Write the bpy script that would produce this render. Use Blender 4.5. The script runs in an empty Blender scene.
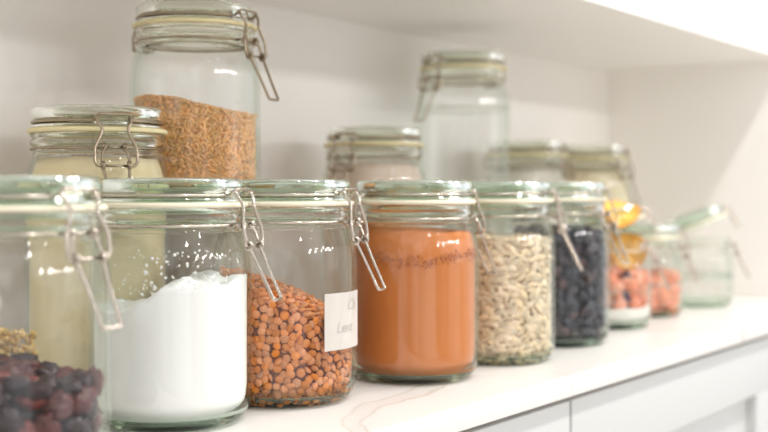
import bpy, math, random
import numpy as np
from mathutils import Vector, Matrix, noise
random.seed(7); rng = np.random.default_rng(7)
SC = bpy.context.scene; COL = SC.collection
PI = math.pi; R_ = math.radians
CT = 0.92                     # counter top height above the floor
CAMZ = CT + 0.160             # camera height
YAW = R_(36.3)

# ---------------------------------------------------------------- camera
cam_d = bpy.data.cameras.new('camera'); cam = bpy.data.objects.new('camera', cam_d); COL.objects.link(cam)
cam_d.sensor_width = 36.0; cam_d.lens = 36.0*1150/768
cam_d.shift_y = -26/768.0
cam_d.clip_start = 0.05; cam_d.clip_end = 50
cam.location = (0, 0, CAMZ)
cam.rotation_euler = (PI/2, 0, YAW - PI/2)
cam_d.dof.use_dof = True; cam_d.dof.focus_distance = 0.82; cam_d.dof.aperture_fstop = 4.6
cam_d.dof.aperture_blades = 0
SC.camera = cam

# ---------------------------------------------------------------- world, lights, exposure
w = bpy.data.worlds.new('world'); SC.world = w; w.use_nodes = True
bg = w.node_tree.nodes['Background']; bg.inputs[0].default_value = (1.0, 0.99, 0.98, 1); bg.inputs[1].default_value = 0.90
_nt = w.node_tree; _tc = _nt.nodes.new('ShaderNodeTexCoord'); _nz = _nt.nodes.new('ShaderNodeTexNoise')
_nz.inputs['Scale'].default_value = 2.6; _nz.inputs['Detail'].default_value = 1.5
_cr = _nt.nodes.new('ShaderNodeValToRGB'); _cr.color_ramp.elements[0].position = .40; _cr.color_ramp.elements[0].color = (.38, .335, .30, 1)
_cr.color_ramp.elements[1].position = .56; _cr.color_ramp.elements[1].color = (1.08, 1.09, 1.11, 1)
_nt.links.new(_tc.outputs['Generated'], _nz.inputs['Vector']); _nt.links.new(_nz.outputs[0], _cr.inputs[0]); _nt.links.new(_cr.outputs[0], bg.inputs[0])

def area(name, loc, target, size, size_y, power, color):
    l = bpy.data.lights.new(name, 'AREA'); l.shape = 'RECTANGLE'; l.size = size; l.size_y = size_y
    l.energy = power; l.color = color
    o = bpy.data.objects.new(name, l); COL.objects.link(o); o.location = loc
    o.rotation_euler = (Vector(target)-Vector(loc)).to_track_quat('-Z', 'Y').to_euler()
    return o
area('kitchen_window_light', (3.0, -2.6, CT+0.55), (0.9, 0.7, CT+0.15), 1.6, 1.2, 5, (1.0, 0.985, 0.97))
area('window_light_left', (-1.6, -1.5, CT+0.84), (1.2, 0.6, CT+0.1), 0.7, 0.9, 0.8, (1.0, 0.98, 0.95))
def round_lamp(name, loc, size, power):
    l = bpy.data.lights.new(name, 'AREA'); l.shape = 'DISK'; l.size = size; l.energy = power; l.color = (1.0, .98, .96)
    o = bpy.data.objects.new(name, l); COL.objects.link(o); o.location = loc
    o.rotation_euler = (Vector((.9, .5, CT))-o.location).to_track_quat('-Z', 'Y').to_euler()
for lx in (.3, .9, 1.5, 2.1, 2.7): round_lamp('pendant_lamp_light', (lx, -2.3, CT+1.03), .15, 3.6)
for lx, ly in ((0.5, -0.2), (1.3, -0.2), (1.9, -0.2), (2.4, -0.2), (-0.1, -1.5), (0.8, -1.5)): round_lamp('ceiling_spot_light', (lx, ly, 2.58), .12, 8.5 if ly > -1 else 1.5)
SC.view_settings.view_transform = 'Standard'; SC.view_settings.look = 'None'
SC.view_settings.exposure = 0.20; SC.view_settings.gamma = 1.0; SC.view_settings.use_curve_mapping = False
SC.cycles.max_bounces = 20; SC.cycles.transparent_max_bounces = 40; SC.cycles.transmission_bounces = 16
SC.cycles.glossy_bounces = 8; SC.cycles.diffuse_bounces = 8
SC.cycles.caustics_refractive = True; SC.cycles.caustics_reflective = True
SC.cycles.sample_clamp_indirect = 6

# ---------------------------------------------------------------- materials
def lin(c):
    return tuple(((x/255)/12.92 if x/255 <= .04045 else ((x/255+.055)/1.055)**2.4) for x in c) + (1,)
def mat(name, rgb, rough=0.6, metal=0.0, spec=0.5, noise_amt=0.0, nscale=40, bump=0.0, bscale=300, island=0.0, sss=0.0, coat=0.0):
    m = bpy.data.materials.new(name); m.use_nodes = True
    nt = m.node_tree; N = nt.nodes; L = nt.links; p = N['Principled BSDF']
    p.inputs['Base Color'].default_value = lin(rgb); p.inputs['Roughness'].default_value = rough
    p.inputs['Metallic'].default_value = metal; p.inputs['Specular IOR Level'].default_value = spec
    p.inputs['Coat Weight'].default_value = coat
    tc = N.new('ShaderNodeTexCoord')
    if noise_amt or island:
        hsv = N.new('ShaderNodeHueSaturation'); hsv.inputs['Color'].default_value = lin(rgb)
        val = None
        if noise_amt:
            n = N.new('ShaderNodeTexNoise'); n.inputs['Scale'].default_value = nscale; n.inputs['Detail'].default_value = 5
            L.new(tc.outputs['Object'], n.inputs['Vector'])
            mr = N.new('ShaderNodeMapRange'); mr.inputs[1].default_value = .3; mr.inputs[2].default_value = .7
            mr.inputs[3].default_value = 1-noise_amt; mr.inputs[4].default_value = 1+noise_amt*.6
            L.new(n.outputs[0], mr.inputs[0]); val = mr.outputs[0]
        if island:
            g = N.new('ShaderNodeNewGeometry')
            mr2 = N.new('ShaderNodeMapRange'); mr2.inputs[3].default_value = 1-island; mr2.inputs[4].default_value = 1+island*.8
            L.new(g.outputs['Random Per Island'], mr2.inputs[0])
            mu = N.new('ShaderNodeMath'); mu.operation = 'MULTIPLY'; mu.inputs[1].default_value = 7.31
            L.new(g.outputs['Random Per Island'], mu.inputs[0])
            fr = N.new('ShaderNodeMath'); fr.operation = 'FRACT'; L.new(mu.outputs[0], fr.inputs[0])
            mr3 = N.new('ShaderNodeMapRange'); mr3.inputs[3].default_value = 1-island*.5; mr3.inputs[4].default_value = 1+island*.25
            L.new(fr.outputs[0], mr3.inputs[0]); L.new(mr3.outputs[0], hsv.inputs['Saturation'])
            if val:
                mm = N.new('ShaderNodeMath'); mm.operation = 'MULTIPLY'; L.new(val, mm.inputs[0]); L.new(mr2.outputs[0], mm.inputs[1]); val = mm.outputs[0]
            else: val = mr2.outputs[0]
        L.new(val, hsv.inputs['Value']); L.new(hsv.outputs[0], p.inputs['Base Color'])
    if bump:
        n2 = N.new('ShaderNodeTexNoise'); n2.inputs['Scale'].default_value = bscale; n2.inputs['Detail'].default_value = 4
        L.new(tc.outputs['Object'], n2.inputs['Vector'])
        b = N.new('ShaderNodeBump'); b.inputs['Strength'].default_value = bump; b.inputs['Distance'].default_value = .002
        L.new(n2.outputs[0], b.inputs['Height']); L.new(b.outputs[0], p.inputs['Normal'])
    return m

def thin_glass(name, c0, c1, base=.036):
    m = bpy.data.materials.new(name); m.use_nodes = True; nt = m.node_tree; N = nt.nodes; L = nt.links
    N.clear(); out = N.new('ShaderNodeOutputMaterial'); mix = N.new('ShaderNodeMixShader')
    tr = N.new('ShaderNodeBsdfTransparent'); gl = N.new('ShaderNodeBsdfGlossy'); gl.inputs['Roughness'].default_value = .015
    gl.inputs['Color'].default_value = (1, 1, 1, 1)
    lw = N.new('ShaderNodeLayerWeight'); lw.inputs[0].default_value = .5
    pw = N.new('ShaderNodeMath'); pw.operation = 'POWER'; pw.inputs[1].default_value = 5; L.new(lw.outputs['Facing'], pw.inputs[0])
    ma = N.new('ShaderNodeMath'); ma.operation = 'MULTIPLY_ADD'; ma.inputs[1].default_value = .85; ma.inputs[2].default_value = base
    L.new(pw.outputs[0], ma.inputs[0]); L.new(ma.outputs[0], mix.inputs[0])
    p2 = N.new('ShaderNodeMath'); p2.operation = 'POWER'; p2.inputs[1].default_value = 3; L.new(lw.outputs['Facing'], p2.inputs[0])
    mc = N.new('ShaderNodeMix'); mc.data_type = 'RGBA'; mc.inputs[6].default_value = c0; mc.inputs[7].default_value = c1
    L.new(p2.outputs[0], mc.inputs[0]); L.new(mc.outputs[2], tr.inputs[0])
    L.new(tr.outputs[0], mix.inputs[1]); L.new(gl.outputs[0], mix.inputs[2]); L.new(mix.outputs[0], out.inputs[0])
    return m
def thick_glass(name, color, ior=1.45, rough=0.0):
    m = bpy.data.materials.new(name); m.use_nodes = True; nt = m.node_tree; N = nt.nodes; L = nt.links
    N.clear(); out = N.new('ShaderNodeOutputMaterial'); g = N.new('ShaderNodeBsdfGlass')
    g.inputs['Color'].default_value = color; g.inputs['IOR'].default_value = ior; g.inputs['Roughness'].default_value = rough
    L.new(g.outputs[0], out.inputs[0]); return m
M = {}
M['thin'] = thin_glass('clear_glass_wall', (.985, .99, .985, 1), (.80, .87, .82, 1))
M['neck'] = thick_glass('pale_green_neck_glass', (.988, .996, .982, 1))
M['base'] = thick_glass('green_base_glass', (.88, .93, .885, 1))
M['lid'] = thick_glass('green_lid_glass', (.89, .972, .92, 1))
M['lid_b'] = thick_glass('lightened_lid_glass', (.955, .978, .935, 1)); M['neck_b'] = thick_glass('lightened_neck_glass', (.99, .992, .97, 1))  # back row: same glass, bright background put into the tint
M['rubber'] = mat('cream_rubber', (238, 230, 206), .55)
M['rubber_y'] = mat('yellowed_rubber', (236, 222, 176), .5)
M['wire'] = mat('steel_wire', (200, 190, 178), .22, 1.0)
M['wire_b'] = mat('aged_steel_wire', (170, 155, 135), .28, 1.0)
M['wall'] = mat('white_painted_wall', (248, 245, 241), .65, noise_amt=.015, nscale=3)
M['shelf'] = mat('white_laminate', (248, 246, 243), .35, noise_amt=.008, nscale=5)
M['cab'] = mat('white_lacquer', (206, 207, 205), .35)
M['dark'] = mat('cabinet_shadow_gap', (150, 142, 132), .8)
M['floor'] = mat('pale_floor', (226, 221, 214), .6, noise_amt=.05, nscale=6)
M['paper'] = mat('white_paper_label', (208, 202, 194), .5, noise_amt=.02, nscale=60)
M['ink'] = mat('faded_ink', (186, 180, 174), .6)
M['etch'] = mat('raised_glass_outline', (245, 245, 240), .2)

def quartz():
    m = bpy.data.materials.new('veined_white_quartz'); m.use_nodes = True; nt = m.node_tree; N = nt.nodes; L = nt.links
    p = N['Principled BSDF']; p.inputs['Roughness'].default_value = .28
    g = N.new('ShaderNodeNewGeometry'); sep = N.new('ShaderNodeSeparateXYZ')
    nz = N.new('ShaderNodeTexNoise'); nz.inputs['Scale'].default_value = 14; nz.inputs['Detail'].default_value = 4
    L.new(g.outputs['Position'], nz.inputs['Vector'])
    L.new(g.outputs['Position'], sep.inputs[0])
    def math_(op, a, b=None, c=None):
        n = N.new('ShaderNodeMath'); n.operation = op
        for i, v in enumerate((a, b, c)):
            if v is None: continue
            if isinstance(v, (int, float)): n.inputs[i].default_value = v
            else: L.new(v, n.inputs[i])
        return n.outputs[0]
    X, Y = sep.outputs[0], sep.outputs[1]
    nn = math_('MULTIPLY', math_('SUBTRACT', nz.outputs[0], .5), .035)
    # the broad vein: bends away from the front edge
    fc = N.new('ShaderNodeFloatCurve'); c = fc.mapping.curves[0]
    pts = [(.0, .20), (.590, .452), (.625, .487), (.69, .508), (.78, .522), (1.0, .62)]
    c.points[0].location = pts[0]; c.points[-1].location = pts[-1]
    for q in pts[1:-1]: c.points.new(*q)
    fc.mapping.update(); L.new(X, fc.inputs['Value'])
    d = math_('ADD', math_('SUBTRACT', Y, fc.outputs[0]), nn)
    def band(d, centre, width):
        e = math_('ABSOLUTE', math_('SUBTRACT', d, centre))
        return math_('SUBTRACT', 1.0, math_('MINIMUM', math_('DIVIDE', e, width), 1.0))
    b1 = band(d, .009, .0028); b2 = band(d, -.009, .0030); body = math_('MULTIPLY', math_('GREATER_THAN', band(d, 0, .009), 0.0), .22)
    # the diagonal vein near the far end
    d2 = math_('ADD', math_('SUBTRACT', math_('ADD', math_('MULTIPLY', X, .62), math_('MULTIPLY', Y, .79)), 1.186), math_('MULTIPLY', nn, .35))
    b3 = band(d2, 0, .006)
    d3 = math_('ADD', math_('SUBTRACT', math_('MULTIPLY_ADD', X, .9, math_('MULTIPLY', Y, -.4)), .62), nn)
    b4 = math_('MULTIPLY', band(d3, 0, .002), .5)
    n2 = N.new('ShaderNodeTexNoise'); n2.inputs['Scale'].default_value = 5; n2.inputs['Detail'].default_value = 6
    L.new(g.outputs['Position'], n2.inputs['Vector'])
    s = math_('MAXIMUM', math_('MAXIMUM', math_('MAXIMUM', b1, b2), math_('MAXIMUM', b3, b4)), body)
    s = math_('MULTIPLY', s, math_('MULTIPLY_ADD', n2.outputs[0], 1.1, -.02)); s = math_('MINIMUM', s, .8)
    mx = N.new('ShaderNodeMix'); mx.data_type = 'RGBA'; mx.inputs[6].default_value = lin((228, 225, 220)); mx.inputs[7].default_value = lin((176, 160, 136))
    L.new(s, mx.inputs[0]); L.new(mx.outputs[2], p.inputs['Base Color'])
    return m
M['quartz'] = quartz()

# ---------------------------------------------------------------- mesh helpers
def link(name, verts, faces, m, parent=None, smooth=True, midx=None):
    me = bpy.data.meshes.new(name); me.from_pydata([tuple(v) for v in verts], [], [tuple(f) for f in faces])
    for mm in (m if isinstance(m, (list, tuple)) else [m]): me.materials.append(mm)
    if smooth: me.polygons.foreach_set('use_smooth', [True]*len(me.polygons))
    if midx is not None: me.polygons.foreach_set('material_index', midx)
    me.update()
    o = bpy.data.objects.new(name, me); COL.objects.link(o)
    if parent: o.parent = parent
    return o
def tag(o, label=None, cat=None, group=None, kind=None):
    if label: o['label'] = label
    if cat: o['category'] = cat
    if group: o['group'] = group
    if kind: o['kind'] = kind
    return o
def box(name, lo, hi, m, parent=None, bevel=0.0):
    import bmesh
    bm = bmesh.new(); bmesh.ops.create_cube(bm, size=1)
    for v in bm.verts: v.co = [lo[i] + (v.co[i]+.5)*(hi[i]-lo[i]) for i in range(3)]
    if bevel: bmesh.ops.bevel(bm, geom=bm.edges[:], offset=bevel, segments=3, affect='EDGES', profile=.6)
    me = bpy.data.meshes.new(name); bm.to_mesh(me); bm.free(); me.materials.append(m)
    if bevel: me.polygons.foreach_set('use_smooth', [True]*len(me.polygons)); 
    o = bpy.data.objects.new(name, me); COL.objects.link(o)
    if parent: o.parent = parent
    return o
def revolve(prof, seg=96):
    """closed or axis-ended profile [(r, z, matindex)] -> verts, faces, idx; r==0 ends are poles"""
    V, F, I, rows = [], [], [], []
    for r, z, *_ in prof:
        if r < 1e-6: rows.append([len(V)]); V.append((0, 0, z))
        else:
            rows.append(list(range(len(V), len(V)+seg)))
            V += [(r*math.cos(2*PI*k/seg), r*math.sin(2*PI*k/seg), z) for k in range(seg)]
    for i in range(len(prof)-1):
        a, b = rows[i], rows[i+1]; mi = prof[i][2] if len(prof[i]) > 2 else 0
        for k in range(seg):
            k2 = (k+1) % seg
            if len(a) == 1 and len(b) == 1: continue
            if len(a) == 1: F.append((a[0], b[k2], b[k]))
            elif len(b) == 1: F.append((a[k], a[k2], b[0]))
            else: F.append((a[k], a[k2], b[k2], b[k]))
            I.append(mi)
    return V, F, I
def smooth_profile(p, n=4):
    """subdivide a profile with a Catmull-Rom curve; z, r kept through the given points"""
    out = []
    for i in range(len(p)-1):
        p0 = p[max(i-1, 0)]; p1 = p[i]; p2 = p[i+1]; p3 = p[min(i+2, len(p)-1)]
        for k in range(n):
            t = k/n
            q = [0.5*((2*p1[j])+(-p0[j]+p2[j])*t+(2*p0[j]-5*p1[j]+4*p2[j]-p3[j])*t*t+(-p0[j]+3*p1[j]-3*p2[j]+p3[j])*t**3) for j in (0, 1)]
            out.append((max(q[0], 0), q[1], p1[2]))
    out.append(p[-1]); return out
def tube(points, r, closed=False, seg=8):
    P = [Vector(p) for p in points]; n = len(P); V, F = [], []
    up = None
    for i in range(n):
        a = P[(i-1) % n] if (closed or i > 0) else P[i]; b = P[(i+1) % n] if (closed or i < n-1) else P[i]
        t = (b-a).normalized()
        if up is None: up = t.orthogonal().normalized()
        up = (up - t*up.dot(t))
        up = up.normalized() if up.length > 1e-6 else t.orthogonal().normalized()
        s = t.cross(up)
        for k in range(seg):
            an = 2*PI*k/seg; V.append(P[i] + (up*math.cos(an)+s*math.sin(an))*r)
    m_ = n if closed else n-1
    for i in range(m_):
        for k in range(seg):
            a = i*seg+k; b = i*seg+(k+1) % seg; c = ((i+1) % n)*seg+(k+1) % seg; d = ((i+1) % n)*seg+k
            F.append((a, b, c, d))
    if not closed:
        F.append(tuple(reversed(range(seg)))); F.append(tuple((n-1)*seg+k for k in range(seg)))
    return V, F
def merge(parts):
    V, F = [], []
    for v, f in parts:
        o = len(V); V += list(v); F += [tuple(i+o for i in q) for q in f]
    return V, F
def rounded(points, rad=.003, n=5, closed=False):
    """round the corners of a polyline"""
    P = [Vector(p) for p in points]; N = len(P); out = []
    for i in range(N):
        if not closed and i in (0, N-1): out.append(P[i]); continue
        a, b, c = P[i-1], P[i], P[(i+1) % N]
        d1 = (a-b); d2 = (c-b); rr = min(rad, d1.length*.45, d2.length*.45)
        s, e = b+d1.normalized()*rr, b+d2.normalized()*rr
        for k in range(n+1):
            t = k/n; out.append(s*(1-t)**2 + b*2*t*(1-t) + e*t*t)
    return out
def arc_ring(r, z, a0, a1, n):
    return [(r*math.cos(a0+(a1-a0)*k/n), r*math.sin(a0+(a1-a0)*k/n), z) for k in range(n+1)]
def coil(c, axis_y, r, turns=1.3, n=14, w_=.0022):
    """small wire coil round a sideways (y) axis"""
    return [(c[0]+r*math.cos(2*PI*turns*k/n), c[1]+axis_y*(k/n-.5)*w_, c[2]+r*math.sin(2*PI*turns*k/n)) for k in range(n+1)]

# ---------------------------------------------------------------- the jar
def make_jar(label, group, pos, ang, H=.168, R=.0555, wire='wire', rubber='rubber', s=1.0, lid_open=0.0, lever_swing=1.0, z0=CT, tab=140):
    """clip-top jar; local +X is the side the clasp is on, the hinge is at -X"""
    root = bpy.data.objects.new('clip_top_jar', None); COL.objects.link(root)
    root.empty_display_size = .02
    root.location = (pos[0], pos[1], z0); root.rotation_euler = (0, 0, ang)
    tag(root, label, 'jar', group)
    h = H/s; Rb = R/s     # build at unit size, scale the coordinates by s
    S = lambda V: [(v[0]*s, v[1]*s, v[2]*s) for v in V]
    mw = M[wire]
    outer = [(0, .0028, 2), (.030, .0026, 2), (.0345, .0004, 2), (.039, 0, 2), (Rb-.0100, .0012, 2), (Rb-.0048, .0052, 2), (Rb-.0014, .0115, 0), (Rb, .022, 0),
             (Rb, .05, 0), (Rb, h-.085, 0), (Rb, h-.066, 0), (Rb-.0007, h-.056, 0), (Rb-.0022, h-.048, 0), (Rb-.0044, h-.0415, 0), (.0492, h-.0365, 1),
             (.0485, h-.0342, 1), (.0490, h-.0325, 1), (.0487, h-.0303, 1), (.0503, h-.0288, 1), (.0507, h-.0268, 1), (.0500, h-.0248, 1), (.0492, h-.0238, 1),
             (.0502, h-.0228, 1), (.0507, h-.0212, 1), (.0503, h-.0199, 1)]
    inner = [(.0460, h-.0199, 1), (.0452, h-.022, 1), (.0450, h-.030, 1), (.0455, h-.037, 0), (Rb-.0072, h-.0425, 0), (Rb-.0050, h-.049, 0), (Rb-.0034, h-.057, 0),
             (Rb-.0028, h-.067, 0), (Rb-.0028, h-.085, 0), (Rb-.0028, .05, 0), (Rb-.0028, .024, 0), (Rb-.0040, .0150, 0), (Rb-.0080, .0092, 2), (Rb-.0140, .0068, 2), (.030, .0060, 2), (0, .0058, 2)]
    prof = smooth_profile(outer, 3) + smooth_profile(inner, 3)
    V, F, I = revolve(prof)
    link('jar_body', S(V), F, [M['thin'], M['neck_b' if wire == 'wire_b' else 'neck'], M['base']], root, midx=I)
    lidp = [(0, h-.0030, 0), (.036, h-.0030, 0), (.0395, h-.0022, 0), (.0425, h-.0006, 0), (.0455, h, 0), (.0480, h-.0004, 0), (.0496, h-.0018, 0), (.0502, h-.0045, 0), (.0498, h-.0080, 0), (.0484, h-.0100, 0),
            (.0478, h-.0115, 0), (.0484, h-.0130, 0), (.0500, h-.0142, 0), (.0500, h-.0162, 0), (.0446, h-.0164, 0), (.0436, h-.0172, 0), (.0430, h-.0225, 0), (.0405, h-.0230, 0), (.0392, h-.0200, 0), (.0385, h-.0100, 0), (.036, h-.0085, 0), (0, h-.0085, 0)]
    piv = Vector((-.0560, 0, h-.0200)); rot = Matrix.Rotation(-lid_open, 4, 'Y')
    def LT(V): return [tuple(piv + rot @ (Vector(v)-piv)) for v in V] if lid_open else V
    V, F, I = revolve(smooth_profile(lidp, 2)); link('lid', S(LT(V)), F, M['lid_b' if wire == 'wire_b' else 'lid'], root)
    gk = [(.0455, h-.0198), (.0520, h-.0198), (.0530, h-.0190), (.0530, h-.0172), (.0520, h-.0164), (.0455, h-.0164), (.0455, h-.0198)]
    V, F, I = revolve(gk)
    ta = R_(tab)                     # pull tab of the gasket
    tv = []
    for rr, hw in ((.050, .0065), (.0575, .006), (.0600, .003)):
        for sd in (-1, 1):
            for zz in (-.0189, -.0173):
                tv.append((rr*math.cos(ta)-sd*hw*math.sin(ta), rr*math.sin(ta)+sd*hw*math.cos(ta), h+zz))
    tf = []
    for i in (0, 4): tf += [(i, i+2, i+6, i+4), (i+1, i+5, i+7, i+3), (i, i+4, i+5, i+1), (i+2, i+3, i+7, i+6)]
    tf += [(8, 10, 11, 9)]
    V, F = merge([(V, F), (tv, tf)])
    link('rubber_gasket', S(LT(V)), F, M[rubber], root)
    wr = .00105
    # wire round the lid groove, running out into the bail that hangs over the clasp side
    zl = h-.0115; rl = .0492; bw = .0125
    a0 = math.asin(bw/rl)
    V1, F1 = tube(arc_ring(rl, zl, a0, 2*PI-a0, 64), wr)
    link('lid_wire', S(LT(V1)), F1, mw, root)
    bail = [(.0492, bw, zl), (.0535, bw, zl+.0030), (.0560, bw, h-.0135), (.0580, bw-.0035, h-.0185), (.0590, bw-.001, h-.025), (.0605, bw+.0028, h-.032), (.0618, bw+.0030, h-.0425), (.0618, bw+.001, h-.0455), (.0618, bw-.004, h-.0455)]
    bl = rounded(bail, .0025, 4)
    other = [(p[0], -p[1], p[2]) for p in bl]
    top = tube(rounded([(.0500, bw+.0006, zl), (.0545, bw-.001, zl+.0042), (.0545, -bw+.001, zl+.0042), (.0500, -bw-.0006, zl)], .002, 4), wr*1.1)
    V, F = merge([tube(bl, wr*1.15), tube(other, wr*1.15), top])
    link('clasp_bail', S(LT(V)), F, mw, root)
    # wire round the neck with two coils that carry the lever
    zn = h-.0318; rn = .0500; nw = .0088; an = math.asin(nw/rn)
    V1 = tube(arc_ring(rn, zn, an, 2*PI-an, 64), wr)
    V2 = tube([(rn*math.cos(an), nw, zn), (.0560, nw, zn+.0005)], wr); V3 = tube([(rn*math.cos(an), -nw, zn), (.0560, -nw, zn+.0005)], wr)
    V4 = tube(coil((.0560, nw-.001, zn), 1, .0024), wr); V5 = tube(coil((.0560, -nw+.001, zn), 1, .0024), wr)
    V, F = merge([V1, V2, V3, V4, V5]); link('neck_wire', S(V), F, mw, root)
    # lever: from the neck coils down to the lower coils, then the long handle loop
    zc = h-.0455; hx, hz = .0175*lever_swing, -.0365
    lv = [(.0560, nw-.003, zn), (.0580, nw+.0005, zn-.003), (.0608, nw+.0012, zc+.003), (.0618, nw+.0008, zc), (.0618+hx*.5, nw-.001, zc+hz*.5), (.0618+hx, nw-.0018, zc+hz),
          (.0618+hx, -nw+.0018, zc+hz), (.0618+hx*.5, -nw+.001, zc+hz*.5), (.0618, -nw-.0008, zc), (.0608, -nw-.0012, zc+.003), (.0580, -nw-.0005, zn-.003), (.0560, -nw+.003, zn)]
    parts = [tube(rounded(lv, .0022, 4), wr*1.1), tube([(.0560, nw-.003, zn), (.0560, -nw+.003, zn)], wr),
             tube(coil((.0618, nw+.0008, zc), 1, .0026, 1.6, 18), wr), tube(coil((.0618, -nw-.0008, zc), 1, .0026, 1.6, 18), wr), tube([(.0618, nw, zc), (.0618, -nw, zc)], wr*.9)]
    V, F = merge(parts); link('clasp_lever', S(V), F, mw, root)
    # hinge at the back
    hg = []
    for sd in (-1, 1):
        hg.append(tube(rounded([(-.0492, sd*.008, zl), (-.0560, sd*.0085, zl-.001), (-.0605, sd*.0085, zn+.008), (-.0600, sd*.0085, zn-.004), (-.0560, sd*.0085, zn-.003), (-.0500, sd*.008, zn)], .003, 4), wr*1.1))
    hg.append(tube([(-.0600, .0085, zn-.003), (-.0600, -.0085, zn-.003)], wr*1.1))
    V, F = merge(hg); link('hinge', S(V), F, mw, root)
    root['_s'] = s; root['_h'] = h; root['_R'] = Rb
    return root

# ---------------------------------------------------------------- what is in the jars
def inner_r(z, H, R, s=1.0, gap=.0006):
    """inside radius of the jar at height z (world metres above the jar's foot)"""
    z = z/s; h = H/s; Rb = R/s
    pts = [(.0070, Rb-.0140), (.0094, Rb-.0080), (.0152, Rb-.0040), (.024, Rb-.0028), (h-.067, Rb-.0028), (h-.057, Rb-.0034), (h-.049, Rb-.0050), (h-.0425, Rb-.0072), (h-.037, .0452), (h-.02, .0446)]
    return float(np.interp(z, [p[0] for p in pts], [p[1] for p in pts]))*s - gap
def fill(name, m, pos, H, R, top, s=1.0, z0=CT, gap=.0006, nr=26, seg=96, nz=26, bottom=.0078, inset=0.0):
    """solid body of loose stuff; top(x, y) is the height of its surface above the jar's foot, x to the camera's right"""
    V, F, rows = [], [], []
    bottom *= s
    def ring(fn): rows.append(list(range(len(V), len(V)+seg))); V.extend(fn(2*PI*k/seg) for k in range(seg))
    V.append((0, 0, bottom)); 
    rb = inner_r(bottom, H, R, s, gap)-inset
    ring(lambda a: (rb*.6*math.cos(a), rb*.6*math.sin(a), bottom))
    ring(lambda a: (rb*math.cos(a), rb*math.sin(a), bottom))
    for i in range(1, nz+1):
        t = (i/nz)
        def fn(a, t=t):
            re = R*0.94; zt = top(re*math.cos(a), re*math.sin(a)); z = bottom+(zt-bottom)*t
            r = inner_r(z, H, R, s, gap)-inset
            return (r*math.cos(a), r*math.sin(a), z)
        ring(fn)
    last = [V[i] for i in rows[-1]]
    for j in range(1, nr):
        t = 1-j/nr
        def fn2(a, t=t):
            k = int(round(a/(2*PI)*seg)) % seg; x, y, z = last[k]; x *= t; y *= t
            return (x, y, top(x, y))
        ring(fn2)
    c = len(V); V.append((0, 0, top(0, 0)))
    for k in range(seg):
        k2 = (k+1) % seg
        F.append((0, rows[0][k2], rows[0][k])); F.append((c, rows[-1][k], rows[-1][k2]))
        for a, b in zip(rows[:-1], rows[1:]): F.append((a[k], a[k2], b[k2], b[k]))
    o = link(name, V, F, m); o.location = (pos[0], pos[1], z0); o.rotation_euler = (0, 0, CR); return o
CR = YAW - PI/2        # content frames: local x to the camera's right, local y away from it

def fbm(x, y, z=0, oct=3): return noise.fractal(Vector((x, y, z)), 1.0, 2.0, oct)
def darts(w_, h_, d, tries=30000, wrap=True):
    g = {}; out = []; miss = 0
    nx = max(int(w_/d), 1)
    while miss < 900 and len(out) < 6000:
        x, y = random.random()*w_, random.random()*h_
        i, j = int(x/d), int(y/d); ok = True
        for di in (-1, 0, 1):
            for dj in (-1, 0, 1):
                for q in g.get(((i+di) % (nx+1) if wrap else i+di, j+dj), ()):
                    dx = abs(q[0]-x); dx = min(dx, w_-dx) if wrap else dx
                    if dx*dx+(q[1]-y)**2 < d*d: ok = False; break
                if not ok: break
            if not ok: break
        if ok: g.setdefault((i, j), []).append((x, y)); out.append((x, y)); miss = 0
        else: miss += 1
    return out
def ico(sub):
    import bmesh
    bm = bmesh.new(); bmesh.ops.create_icosphere(bm, subdivisions=sub, radius=1)
    v = np.array([x.co[:] for x in bm.verts]); f = np.array([[y.index for y in x.verts] for x in bm.faces]); bm.free(); return v, f
def spots(H, R, top, d, layers, s=1.0, gap=.0006, half=.002, arc=None, bottom=.0078, surf=True):
    """points just inside the glass and on the surface -> (position, outward normal)"""
    out = []
    for L in range(layers):
        rr = R-.0035*s-gap-half-L*half*1.7
        for (u, z) in darts(2*PI*rr, H, d):
            a = u/rr
            if arc and not (arc[0] <= ((a+PI) % (2*PI))-PI <= arc[1]): continue
            z += bottom
            x, y = rr*math.cos(a), rr*math.sin(a)
            if z > top(x, y)-half*.4: continue
            r = min(rr, inner_r(z, H, R, s, gap)-half-L*half*1.7)
            out.append((Vector((r*math.cos(a), r*math.sin(a), z)), Vector((math.cos(a), math.sin(a), 0))))
    if surf:
        for L in range(2):
            for (x, y) in darts(2*R, 2*R, d, wrap=False):
                x -= R; y -= R; z = top(x, y)-L*half
                if math.hypot(x, y) > min(R-.0035*s, inner_r(z, H, R, s, gap))-half*1.0: continue
                out.append((Vector((x, y, z)), Vector((0, 0, 1))))
    return out
def orient(nrm, tilt, spin=None):
    q = Vector((0, 0, 1)).rotation_difference(nrm)
    ax = Vector((random.gauss(0, 1), random.gauss(0, 1), random.gauss(0, 1))).normalized()
    return (Matrix.Rotation(random.gauss(0, tilt), 3, ax) @ q.to_matrix() @ Matrix.Rotation(random.random()*2*PI if spin is None else spin, 3, 'Z'))
def lying(nrm, tilt, spread):
    """long axis near level, flat side against the glass"""
    t = Vector((-nrm.y, nrm.x, 0)).normalized(); ph = random.gauss(0, spread); up = Vector((0, 0, 1))
    a = t*math.cos(ph)+up*math.sin(ph); b = nrm.cross(a); m_ = Matrix((a, b, nrm)).transposed()
    return Matrix.Rotation(random.gauss(0, tilt), 3, Vector((random.gauss(0, 1), random.gauss(0, 1), random.gauss(0, 1))).normalized()) @ m_
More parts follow.
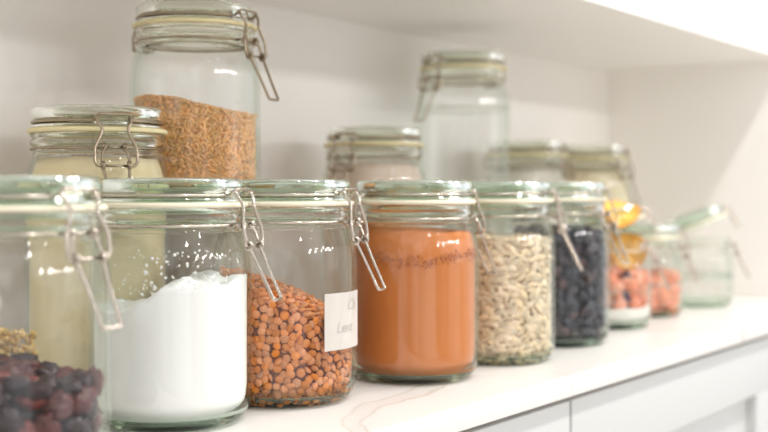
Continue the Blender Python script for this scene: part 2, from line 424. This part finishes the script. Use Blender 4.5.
def grains(name, m, shape, dims, tilt, pts, pos, z0=CT, size_var=.12, horiz=None):
    bv, bf = shape; n = len(pts); nv = len(bv)
    V = np.zeros((n*nv, 3)); F = np.zeros((n*len(bf), 3), dtype=int)
    for i, (p, nrm) in enumerate(pts):
        k = 1+random.uniform(-size_var, size_var)
        mt = np.array(orient(nrm, tilt) if horiz is None or abs(nrm.z) > .5 else lying(nrm, tilt, horiz))
        V[i*nv:(i+1)*nv] = (bv*np.array(dims)*k) @ mt.T + np.array(p); F[i*len(bf):(i+1)*len(bf)] = bf+i*nv
    me = bpy.data.meshes.new(name); me.vertices.add(len(V)); me.vertices.foreach_set('co', V.ravel())
    me.loops.add(F.size); me.loops.foreach_set('vertex_index', F.ravel().astype(np.int32))
    me.polygons.add(len(F)); me.polygons.foreach_set('loop_start', np.arange(0, F.size, 3, dtype=np.int32)); me.polygons.foreach_set('loop_total', np.full(len(F), 3, dtype=np.int32))
    me.polygons.foreach_set('use_smooth', [True]*len(F)); me.materials.append(m); me.update(calc_edges=True)
    o = bpy.data.objects.new(name, me); COL.objects.link(o); o.location = (pos[0], pos[1], z0); o.rotation_euler = (0, 0, CR); return o
def join_into(o, other):
    """append mesh 'other' to o as a second material (one mass of stuff)"""
    me, m2 = o.data, other.data
    V1 = np.empty(len(me.vertices)*3); me.vertices.foreach_get('co', V1); V2 = np.empty(len(m2.vertices)*3); m2.vertices.foreach_get('co', V2)
    n1 = len(me.vertices)
    F = [tuple(p.vertices) for p in me.polygons] + [tuple(v+n1 for v in p.vertices) for p in m2.polygons]
    idx = [0]*len(me.polygons)+[1]*len(m2.polygons)
    nm = bpy.data.meshes.new(me.name); nm.from_pydata(np.concatenate([V1, V2]).reshape(-1, 3).tolist(), [], F)
    nm.materials.append(me.materials[0]); nm.materials.append(m2.materials[0])
    nm.polygons.foreach_set('use_smooth', [True]*len(F)); nm.polygons.foreach_set('material_index', idx); nm.update()
    o.data = nm; bpy.data.objects.remove(other); return o

# ================================================================ THE SETTING
YW = .82; XW = 1.735; YC = .457; YS = .530; ZS = CAMZ+.1943
tag(box('floor', (-1.5, -3.2, -.05), (4.0, YW+.1, 0), M['floor']), kind='structure')
tag(box('wall_back', (-1.5, YW, 0), (XW+.1, YW+.1, 2.6), M['wall']), kind='structure')
tag(box('wall_right', (XW, YC+.02, 0), (XW+.1, YW, 2.6), M['wall']), kind='structure')
sh = box('overhead_shelf', (-1.2, YS, ZS), (XW, YW, ZS+.034), M['shelf'], bevel=.0012)
tag(sh, 'long white shelf board running overhead along the wall', 'shelf')
ct = box('countertop', (-1.2, YC, CT-.0185), (XW, YW, CT), M['quartz'], bevel=.0012)
tag(ct, 'white veined stone countertop the jars stand on', 'countertop')
# cabinet under the counter: carcass, shaker drawer fronts
cb = bpy.data.objects.new('base_cabinet', None); COL.objects.link(cb); cb.location = (.7, .65, 0)
tag(cb, 'white shaker base cabinet below the stone countertop', 'cabinet')
box('carcass', (-1.9, -.165, .08), (XW-.7, .16, CT-.0187), M['dark'], cb)
def front(x0, x1, z0, z1):
    yb, yf = -.165, -.185; rw = .066
    d = box('drawer_front', (x0-.7, yb-.008, z0), (x1-.7, yb, z1), M['cab'], cb)
    V = []; F = []
    frm = [box('frame_rail', (x0-.7, yf, z1-rw), (x1-.7, yb-.006, z1), M['cab'], d, .0012), box('frame_rail', (x0-.7, yf, z0), (x1-.7, yb-.006, z0+rw), M['cab'], d, .0012),
           box('frame_stile', (x0-.7, yf, z0+rw-.0004), (x0-.7+rw, yb-.006, z1-rw+.0004), M['cab'], d, .0012), box('frame_stile', (x1-.7-rw, yf, z0+rw-.0004), (x1-.7, yb-.006, z1-rw+.0004), M['cab'], d, .0012)]
for x0, x1 in ((-.20, .350), (.354, .908), (.912, 1.468), (1.472, 1.733)):
    front(x0, x1, CT-.0187-.006-.30, CT-.0187-.006); front(x0, x1, .10, CT-.0187-.006-.304)

# ================================================================ THE JARS
FRONT = 'glass jars standing in the front row'; BACK = 'glass jars on the back row'
CA = lambda b: R_(-53.7-b)
P1 = (.4058, .5626); P2 = (.5563, .592); P3 = (.668, .585); P4 = (.811, .5636); P5 = (.942, .559); P6 = (1.0825, .570)
P7 = (1.249, .588); P8 = (1.388, .605); P9 = (1.547, .5965)
PS = (.587, .706); PA = (.698, .713); PC = (.969, .725); PB = (1.160, .735); PD = (1.314, .735); PE = (1.503, .735)
H0, R0 = .168, .0555
j1 = make_jar('closed glass jar of dark dried berries, cut off by the left edge', FRONT, P1, CA(32))
j2 = make_jar('closed glass jar nearly full of white powder', FRONT, P2, CA(16))
j3 = make_jar('closed glass jar of brown lentils with a paper label', FRONT, P3, CA(20))
j4 = make_jar('closed glass jar full of orange-brown powder', FRONT, P4, CA(-28))
j5 = make_jar('closed glass jar full of pale sunflower seeds', FRONT, P5, CA(15))
j6 = make_jar('closed glass jar full of blue-black dried fruit', FRONT, P6, CA(38))
Hs, Rs, ss = .122, .0490, .88
j7 = make_jar('small glass jar with tilted open lid and orange slices poking out', FRONT, P7, CA(25), .118, Rs, s=ss, lid_open=R_(17))
j8 = make_jar('small glass jar of coral dried pieces, between two open-lidded jars', FRONT, P8, CA(30), .116, Rs, s=ss)
j9 = make_jar('small empty glass jar with lid propped open, nearest the right wall', FRONT, P9, CA(8), .112, Rs, s=ss, lid_open=R_(20))
TIN = .1480
HSh, HT = .223, .3165-TIN
ZR = CT
js = make_jar('glass jar of pale yellow flour, leftmost of the back row', BACK, PS, CA(64), HSh, .0545, 'wire_b', 'rubber_y', z0=ZR)
ja = make_jar('glass jar of golden brown grain raised behind the white powder jar', BACK, PA, CA(27), HT, R0, 'wire_b', 'rubber_y', z0=CT+TIN)
jc = make_jar('shorter glass jar of light brown flour, left of the tall empty jar', BACK, PC, CA(122), HSh+.002, R0, 'wire_b', 'rubber_y', z0=ZR, tab=240)
jb = make_jar('tall empty glass jar on the back row', BACK, PB, CA(133), .3215, R0, 'wire_b', 'rubber_y', z0=ZR, tab=240)
jd = make_jar('shorter glass jar of off-white flour, just right of the tall empty jar', BACK, PD, CA(39), HSh, R0, 'wire_b', 'rubber_y', z0=ZR)
je = make_jar('shorter glass jar of cream coloured flour, rightmost of the back row', BACK, PE, CA(50), HSh, R0, 'wire_b', 'rubber_y', z0=ZR)
for j in (j1, j2, j3, j4, j5, j6, j7, j8, j9, js, ja, jc, jb, jd, je):
    for k in ('_s', '_h', '_R'): del j[k]

# surface patches on the jars (camera-facing frame: beta = angle from the camera's right towards the viewer)
def on_glass(root, pts2d, r, beta0, zc):
    """map (u, v) metres to the jar wall; u runs to the camera's right"""
    a_root = root.rotation_euler[2]; out = []
    for u, v, dr in pts2d:
        a = CA(beta0) + u/r - a_root
        out.append(((r+dr)*math.cos(a), (r+dr)*math.sin(a), zc+v))
    return out
def paper_label():
    n, wd, ht = 24, .047, .042; V, F = [], []
    for dr in (.0002, .0005):
        for j in range(2):
            for i in range(n+1):
                V.append((-wd/2+wd*i/n, -ht/2+ht*j, dr))
    V = on_glass(j3, V, R0, 30, .0630); m_ = n+1
    for i in range(n):
        F += [(i, i+m_, i+m_+1, i+1), (2*m_+i, 2*m_+i+1, 3*m_+i+1, 3*m_+i), (i, i+1, 2*m_+i+1, 2*m_+i), (m_+i, 3*m_+i, 3*m_+i+1, m_+i+1)]
    F += [(0, 2*m_, 3*m_, m_), (n, m_+n, 3*m_+n, 2*m_+n)]
    lb = link('paper_label', V, F, M['paper'], j3, smooth=False); lb['label'] = 'white paper label with faint handwriting'
    for txt, u0, v0, sz in (('Ch', .000, .0075, .0115), ('Lent', -.013, -.0085, .0115)):
        cu = bpy.data.curves.new('t', 'FONT'); cu.body = txt; cu.size = sz; cu.shear = .25; cu.resolution_u = 3
        to = bpy.data.objects.new('t', cu); COL.objects.link(to)
        bpy.context.view_layer.update()
        me = bpy.data.meshes.new_from_object(to.evaluated_get(bpy.context.evaluated_depsgraph_get()))
        vv = [(v.co.x+u0, v.co.y+v0, .0007) for v in me.vertices]; ff = [tuple(p.vertices) for p in me.polygons]
        link('handwriting', on_glass(j3, vv, R0, 30, .0630), ff, M['ink'], lb, smooth=False)
        bpy.data.objects.remove(to); bpy.data.curves.remove(cu); bpy.data.meshes.remove(me)
paper_label()
def raised_outline(root, beta, zc, wd, ht, nm='raised_outline'):
    pts = []
    def seg_(a, b, n=10):
        for k in range(n): pts.append((a[0]+(b[0]-a[0])*k/n, a[1]+(b[1]-a[1])*k/n, .0002))
    c = [(-wd/2, -ht/2), (wd/2, -ht/2), (wd/2*.9, -ht/2+ht*.25), (wd/2*.75, ht/2), (-wd/2*.75, ht/2), (-wd/2*.9, -ht/2+ht*.25)]
    for i in range(len(c)): seg_(c[i], c[(i+1) % len(c)])
    P = on_glass(root, pts, R0, beta, zc)
    V, F = tube(P, .00045, closed=True, seg=6); link(nm, V, F, M['etch'], root)
raised_outline(j1, 96, .1135, .034, .030)

# ---------------------------------------------------------------- the tin that lifts the grain jar
M['tin'] = mat('taupe_painted_tin', (176, 164, 150), .4, noise_amt=.02, nscale=8)
tn = bpy.data.objects.new('storage_tin', None); COL.objects.link(tn); tn.location = (PA[0], PA[1], CT)
tag(tn, 'plain taupe round tin under the golden grain jar', 'tin')
V, F, I = revolve([(0, 0), (.049, 0), (.0505, .0015), (.0505, .128), (.0495, .129), (0, .129)]); link('tin_body', V, F, M['tin'], tn)
V, F, I = revolve([(0, .1292), (.0508, .1292), (.0520, .130), (.0520, .1465), (.0510, TIN), (.049, TIN), (.048, TIN-.0006), (0, TIN-.0006)]); link('tin_lid', V, F, M['tin'], tn)
# ---------------------------------------------------------------- contents
# white powder
M['flour'] = mat('white_powder', (250, 248, 247), .9, spec=.1, bump=.12, bscale=120)
top2 = lambda x, y: .0905 + .0125*max(-1, min(1, x/.045)) + .004*math.sin(x*95+.6) + .004*fbm(x*50, y*50, 3) + .0013*fbm(x*260, y*260, 1) - .010*max(0, y)/.05*0
tag(fill('white_powder', M['flour'], P2, H0, R0, top2), 'white powder filling most of the second jar from the left', 'flour', kind='stuff')
# specks of powder clinging to the inside of the glass
def specks(root, m, n, zr, br, size, nm, R=R0, dens=None):
    V, F = [], []; bv, bf = ico(1)
    for i in range(n):
        b = random.uniform(*br); z = zr[0]+(zr[1]-zr[0])*random.random()**1.7; r = R-.0036
        if dens and random.random() > dens(b, z): continue
        k = size*random.uniform(.3, 1.0)**1.5
        a = CA(b)-root.rotation_euler[2]; c = Vector((r*math.cos(a), r*math.sin(a), z)); q = Vector((0, 0, 1)).rotation_difference(Vector((math.cos(a), math.sin(a), 0))).to_matrix()
        o = len(V); sx = random.uniform(.6, 1.6)
        V += [c + q @ Vector((v[0]*k, v[1]*k*sx, v[2]*.0003)) for v in bv]; F += [tuple(int(j)+o for j in f) for f in bf]
    o_ = link(nm, V, F, m); o_.parent = None; o_.location = root.location; o_.rotation_euler = root.rotation_euler
    return o_
sp = specks(j2, M['flour'], 420, (.092, .121), (15, 150), .0011, 'powder_specks', dens=lambda b, z: .9 if 45 < b < 100 else .3)
tag(sp, 'specks of white powder clinging inside the second jar', 'powder', kind='stuff')

# lentils
M['lentil'] = mat('brown_lentil', (214, 130, 58), .45, island=.28, noise_amt=.06, nscale=200)
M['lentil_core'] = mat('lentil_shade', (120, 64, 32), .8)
top3 = lambda x, y: .078 - .020*max(-1, min(1, x/.048)) + .003*fbm(x*40, y*40, 5) + .006*(1-(x*x+y*y)/.0027)
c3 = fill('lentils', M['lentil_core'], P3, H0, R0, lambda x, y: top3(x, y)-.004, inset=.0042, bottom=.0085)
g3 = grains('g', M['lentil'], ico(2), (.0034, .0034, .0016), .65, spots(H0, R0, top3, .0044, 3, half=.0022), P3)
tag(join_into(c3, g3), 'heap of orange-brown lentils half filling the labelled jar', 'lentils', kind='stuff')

# orange-brown powder
M['cocoa'] = mat('orange_brown_powder', (208, 128, 70), .9, spec=.1, noise_amt=.035, nscale=55, bump=.15, bscale=160)
M['crumb'] = mat('brown_crumbs', (184, 110, 62), .9, spec=.1, island=.15)
top4 = lambda x, y: .1270 + .0015*fbm(x*60, y*60, 2) - .003*max(-1, min(1, x/.05))
tag(fill('orange_brown_powder', M['cocoa'], P4, H0, R0, top4, nz=40), 'fine orange-brown powder in the fourth jar', 'powder', kind='stuff')
pts = []
for i in range(330):
    b = random.uniform(0, 180); a = -R_(b); z = .1035+.003*math.sin(b*.05)+random.gauss(0, .0026)
    pts.append((Vector(((R0-.0031)*math.cos(a), (R0-.0031)*math.sin(a), z)), Vector((math.cos(a), math.sin(a), 0))))
g4 = grains('powder_crumbs', M['crumb'], ico(1), (.0010, .0007, .00035), .2, pts, P4, size_var=.5)
tag(g4, 'line of darker crumbs clinging inside the orange-brown powder jar', 'crumbs', kind='stuff')

# sunflower seeds
def seed_shape():
    V, F = [], []; n = 8
    prof = [(-1, 0), (-.7, .42), (-.25, .85), (.2, 1.0), (.65, .72), (1, 0)]
    for x, r in prof:
        if r == 0: V.append((x, 0, 0))
        else: V += [(x, r*math.cos(2*PI*k/n), r*math.sin(2*PI*k/n)) for k in range(n)]
    last = len(V)-1
    for k in range(n): F.append((0, 1+(k+1) % n, 1+k)); F.append((last, last-n+k, last-n+(k+1) % n))
    for i in range(len(prof)-3):
        a = 1+i*n
        for k in range(n):
            k2 = (k+1) % n; F += [(a+k, a+k2, a+n+k2), (a+k, a+n+k2, a+n+k)]
    return np.array(V, dtype=float), np.array(F)
SEED = seed_shape()
M['seed'] = mat('sunflower_seed', (230, 208, 174), .6, island=.30, noise_amt=.08, nscale=150)
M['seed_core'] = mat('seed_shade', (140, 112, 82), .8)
top5 = lambda x, y: .1160 + .002*fbm(x*40, y*40, 8) - .002*x/.05
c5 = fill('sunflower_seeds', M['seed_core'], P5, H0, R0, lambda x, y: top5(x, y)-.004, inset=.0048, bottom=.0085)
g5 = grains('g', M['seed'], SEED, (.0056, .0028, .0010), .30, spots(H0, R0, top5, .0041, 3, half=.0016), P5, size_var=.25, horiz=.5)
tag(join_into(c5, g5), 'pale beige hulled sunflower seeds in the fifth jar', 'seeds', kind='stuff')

# golden brown grain in the tall back jar
M['grain'] = mat('golden_grain', (244, 190, 122), .55, island=.24, noise_amt=.06, nscale=150)
M['grain_core'] = mat('grain_shade', (214, 160, 98), .8)
topa = lambda x, y: (.156+.0755) - TIN + .0035*math.cos((x+.025)*45) - .0045*max(-1, min(1, x/.05)) + .001*fbm(x*60, y*60, 8)
ca = fill('golden_grain', M['grain_core'], PA, HT, R0, lambda x, y: topa(x, y)-.003, z0=CT+TIN, inset=.0036, bottom=.010)
ga = grains('g', M['grain'], SEED, (.0027, .0011, .0010), .35, spots(HT, R0, topa, .0020, 2, half=.0011), PA, z0=CT+TIN, size_var=.2)
tag(join_into(ca, ga), 'golden brown grain in the tall jar of the back row', 'grain', kind='stuff')

# flours of the back row
M['f_s'] = mat('pale_yellow_flour', (236, 218, 176), .9, spec=.1, noise_amt=.03, nscale=60, bump=.2, bscale=200)
M['f_c'] = mat('light_brown_flour', (232, 212, 194), .9, spec=.1, noise_amt=.03, nscale=60, bump=.2, bscale=200)
M['f_d'] = mat('off_white_flour', (234, 226, 212), .9, spec=.1, noise_amt=.03, nscale=60)
M['f_e'] = mat('cream_flour', (242, 228, 196), .9, spec=.1, noise_amt=.03, nscale=60)
flat = lambda z, k=0: (lambda x, y: z + .0015*fbm(x*50, y*50, z*90) + k*x/.05)
tag(fill('pale_flour', M['f_s'], PS, HSh, .0545, flat(HSh-.039), z0=ZR), 'pale yellow flour in the leftmost jar of the back row', 'flour', kind='stuff')
tag(fill('light_brown_flour', M['f_c'], PC, HSh+.002, R0, flat(HSh-.036), z0=ZR), 'light brown flour in the short jar beside the tall empty jar', 'flour', kind='stuff')
tag(fill('off_white_flour', M['f_d'], PD, HSh, R0, flat(HSh-.034), z0=ZR), 'off-white flour in the back jar just right of the tall empty one', 'flour', kind='stuff')
tag(fill('cream_flour', M['f_e'], PE, HSh, R0, flat(HSh-.033), z0=ZR), 'cream flour in the rightmost jar of the back row', 'flour', kind='stuff')

# individual dried fruits
def lump(name, dims, sub, rough, seed, m, freq=1.6):
    bv, bf = ico(sub); V = []
    for v in bv:
        v = Vector(v); n = noise.fractal(v*freq+Vector((seed*7.1, 0, 0)), 1, 2, 3); r = 1-abs(n)*rough-.25*rough*noise.noise(v*5+Vector((seed, 0, 0)))
        V.append((v.x*dims[0]*r, v.y*dims[1]*r, v.z*dims[2]*r))
    me = bpy.data.meshes.new(name); me.from_pydata(V, [], [tuple(int(i) for i in f) for f in bf]); me.materials.append(m)
    me.polygons.foreach_set('use_smooth', [True]*len(me.polygons)); return me
def scatter_objects(name, meshes, pts, pos, label, cat, group, tilt=.6, z0=CT, sv=.15, cap=300):
    rotc = Matrix.Rotation(CR, 3, 'Z'); random.shuffle(pts); first = {}
    for i, (p, nrm) in enumerate(pts[:cap]):
        me = meshes[i % len(meshes)]
        if i < len(meshes): o = bpy.data.objects.new(name, me); first[i] = o
        else: o = first[i % len(meshes)].copy()
        COL.objects.link(o); k = 1+random.uniform(-sv, sv)
        o.location = rotc @ p + Vector((pos[0], pos[1], z0)); o.rotation_euler = (rotc @ orient(nrm, tilt)).to_euler(); o.scale = (k, k, k)
        tag(o, label, cat, group)
M['berry'] = mat('dark_red_berry', (92, 30, 28), .34, noise_amt=.45, nscale=90, bump=.8, bscale=260)
M['berry2'] = mat('purple_black_berry', (52, 28, 34), .36, noise_amt=.4, nscale=90, bump=.8, bscale=260)
M['berry3'] = mat('brown_red_berry', (126, 48, 38), .36, noise_amt=.4, nscale=90, bump=.8, bscale=260)
top1 = lambda x, y: .0535 + .004*fbm(x*30, y*30, 9) - .006*max(0, x)/.05
bm_ = [lump('dried_berry', (.0112, .0082, .0056), 3, .60, i, M[('berry', 'berry2', 'berry', 'berry3', 'berry2')[i]]) for i in range(5)]
core = fill('dried_berry_mass', M['berry2'], P1, H0, R0, lambda x, y: top1(x, y)-.010, inset=.012)
tag(core, 'dark mass of dried berries deep inside the leftmost jar', 'dried fruit', kind='stuff')
scatter_objects('dried_berry', bm_, spots(H0, R0, top1, .0120, 1, half=.0060, arc=(-PI, .3), bottom=.012), P1, 'wrinkled dark red to black dried berry in the leftmost front jar', 'dried berry', 'dried berries in the leftmost jar', .5)
# golden grain heap seen at the back of the leftmost jar
M['oat'] = mat('golden_flake', (222, 186, 118), .6, island=.3)
gp = []
for i in range(900):
    a = R_(random.uniform(92, 185)); z = random.uniform(.040, .080-.008*abs(a-R_(150))); r = R0-.006-random.random()*.008
    gp.append((Vector((r*math.cos(a), r*math.sin(a), z)), Vector((math.cos(a), math.sin(a), .3)).normalized()))
tag(grains('golden_flakes', M['oat'], SEED, (.0024, .0013, .0007), .6, gp, P1), 'golden flakes behind the dark berries in the leftmost jar', 'grain', kind='stuff')

M['prune'] = mat('blue_black_fruit', (40, 42, 54), .38, noise_amt=.35, nscale=80, bump=.4, bscale=200)
M['prune2'] = mat('dark_plum_fruit', (58, 46, 54), .38, noise_amt=.35, nscale=80, bump=.4, bscale=200)
M['prune3'] = mat('brown_plum_fruit', (76, 50, 50), .4, noise_amt=.3, nscale=80, bump=.4, bscale=200)
top6 = lambda x, y: .1170 + .003*fbm(x*40, y*40, 2)
pm = [lump('dried_fruit', (.0092, .0062, .0048), 2, .55, i+20, M[('prune', 'prune', 'prune2', 'prune', 'prune2', 'prune3', 'prune')[i]]) for i in range(7)]
tag(fill('dried_fruit_mass', M['prune'], P6, H0, R0, lambda x, y: top6(x, y)-.008, inset=.009), 'dark mass of dried fruit deep inside the sixth jar', 'dried fruit', kind='stuff')
scatter_objects('dried_fruit', pm, spots(H0, R0, top6, .0090, 1, half=.0048, arc=(-PI*.95, .15), bottom=.012), P6, 'wrinkled blue-black dried fruit in the jar right of the seeds', 'dried fruit', 'dried fruits in the blue-black jar')

M['coral'] = mat('coral_dried_fruit', (238, 150, 114), .6, noise_amt=.18, nscale=70, bump=.3, bscale=150)
M['coral2'] = mat('pink_dried_fruit', (242, 170, 138), .6, noise_amt=.18, nscale=70, bump=.3, bscale=150)
cm = [lump('coral_fruit_piece', (.0125, .0095, .0065), 3, .40, i+40, M[('coral', 'coral2')[i % 2]], 1.3) for i in range(4)]
H8 = .116
top8 = lambda x, y: .050 + .006*fbm(x*30, y*30, 4)
tag(fill('coral_fruit_mass', M['coral'], P8, H8, Rs, lambda x, y: top8(x, y)-.011, s=ss, inset=.010), 'mass of coral fruit pieces in the middle of the eighth jar', 'dried fruit', kind='stuff')
scatter_objects('coral_fruit_piece', cm, spots(H8, Rs, top8, .0125, 1, s=ss, half=.0062, arc=(-PI, .6), bottom=.012), P8, 'coral pink dried fruit piece in the small closed jar', 'dried fruit', 'coral pieces in the small closed jar')
H7 = .118
top7 = lambda x, y: .062 + .005*fbm(x*30, y*30, 4)
sp7 = [q for q in spots(H7, Rs, top7, .0125, 1, s=ss, half=.0062, arc=(-PI, .6), bottom=.030)]
M['pale_layer'] = mat('white_layer', (240, 236, 230), .6, noise_amt=.05, nscale=90, bump=.4, bscale=300)
tag(fill('white_layer', M['pale_layer'], P7, H7, Rs, flat(.024), s=ss), 'white layer at the bottom of the jar with orange slices', 'pale_layer', kind='stuff')  # white layer added at the jar's bottom, substance unspecified
scatter_objects('coral_fruit_piece', cm, sp7, P7, 'coral pink dried fruit piece in the small jar with a tilted lid', 'dried fruit', 'coral pieces in the tilted-lid jar')
M['pdark'] = mat('purple_dried_fruit', (66, 52, 80), .4, noise_amt=.3, nscale=80)
dm = lump('purple_fruit_piece', (.016, .010, .008), 3, .3, 77, M['pdark'])
for (x, y, z, lb) in ((.016, -.030, .052, 'upper dark purple dried fruit piece in the tilted-lid jar'), (.010, -.034, .036, 'lower dark purple dried fruit piece in the tilted-lid jar')):
    o = bpy.data.objects.new('purple_fruit_piece', dm); COL.objects.link(o)
    o.location = Matrix.Rotation(CR, 3, 'Z') @ Vector((x, y, z)) + Vector((P7[0], P7[1], CT)); o.rotation_euler = (0, R_(80), CR)
    tag(o, lb, 'dried fruit')
# dried orange slices: rind, flesh, segments
M['flesh'] = mat('orange_flesh', (244, 186, 84), .75, noise_amt=.12, nscale=60, bump=.3, bscale=200)
M['rind'] = mat('orange_rind', (226, 156, 60), .5, noise_amt=.1, nscale=80)
def orange_slice(loc, rot, rad, curl, label):
    root = bpy.data.objects.new('orange_slice', None); COL.objects.link(root)
    root.location = Matrix.Rotation(CR, 3, 'Z') @ Vector(loc) + Vector((P7[0], P7[1], CT)); root.rotation_euler = (Matrix.Rotation(CR, 3, 'Z') @ rot.to_3x3()).to_euler()
    tag(root, label, 'orange slice', 'orange slices in the tilted-lid jar')
    def bend(x, y, z): return (x, y, z + curl*(x*x-.4*y*y)/rad + .0012*math.sin(5*math.atan2(y, x))*math.hypot(x, y)/rad)
    V, F = [], []; seg, t = 60, .0014
    rr = [0, .12, .3, .5, .7, .85, .92]
    for sgn in (1, -1):
        for r in rr:
            for k in range(seg):
                a = 2*PI*k/seg; dip = .45+.55*abs(math.sin(a*4.5))**.5 if r > .1 else .5
                V.append(bend(r*rad*math.cos(a), r*rad*math.sin(a), sgn*t*dip))
    n = len(rr)*seg
    for sI in (0, 1):
        for i in range(len(rr)-1):
            for k in range(seg):
                q = (sI*n+i*seg+k, sI*n+i*seg+(k+1) % seg, sI*n+(i+1)*seg+(k+1) % seg, sI*n+(i+1)*seg+k); F.append(q if sI == 0 else q[::-1])
    link('flesh', V, F, M['flesh'], root)
    prof = [(.90, -1), (.98, -1.1), (1.0, -.6), (1.0, .6), (.98, 1.1), (.90, 1), (.90, -1)]
    V, F = [], []
    for r, z in prof:
        V += [bend(r*rad*math.cos(2*PI*k/seg), r*rad*math.sin(2*PI*k/seg), z*t*1.1) for k in range(seg)]
    for i in range(len(prof)-1):
        for k in range(seg): F.append((i*seg+k, i*seg+(k+1) % seg, (i+1)*seg+(k+1) % seg, (i+1)*seg+k))
    link('rind', V, F, M['rind'], root)
E = lambda a, b, c: (Matrix.Rotation(R_(c), 4, 'Z') @ Matrix.Rotation(R_(b), 4, 'Y') @ Matrix.Rotation(R_(a), 4, 'X'))
orange_slice((.004, -.034, .134), E(38, 10, 0), .023, .35, 'curled orange slice poking above the small jar rim')
orange_slice((.018, -.016, .088), E(78, -30, 10), .022, .25, 'orange slice standing inside the small jar below its rim')
orange_slice((-.004, .006, .090), E(65, 35, -20), .022, .25, 'orange slice at the far side inside the small tilted-lid jar')
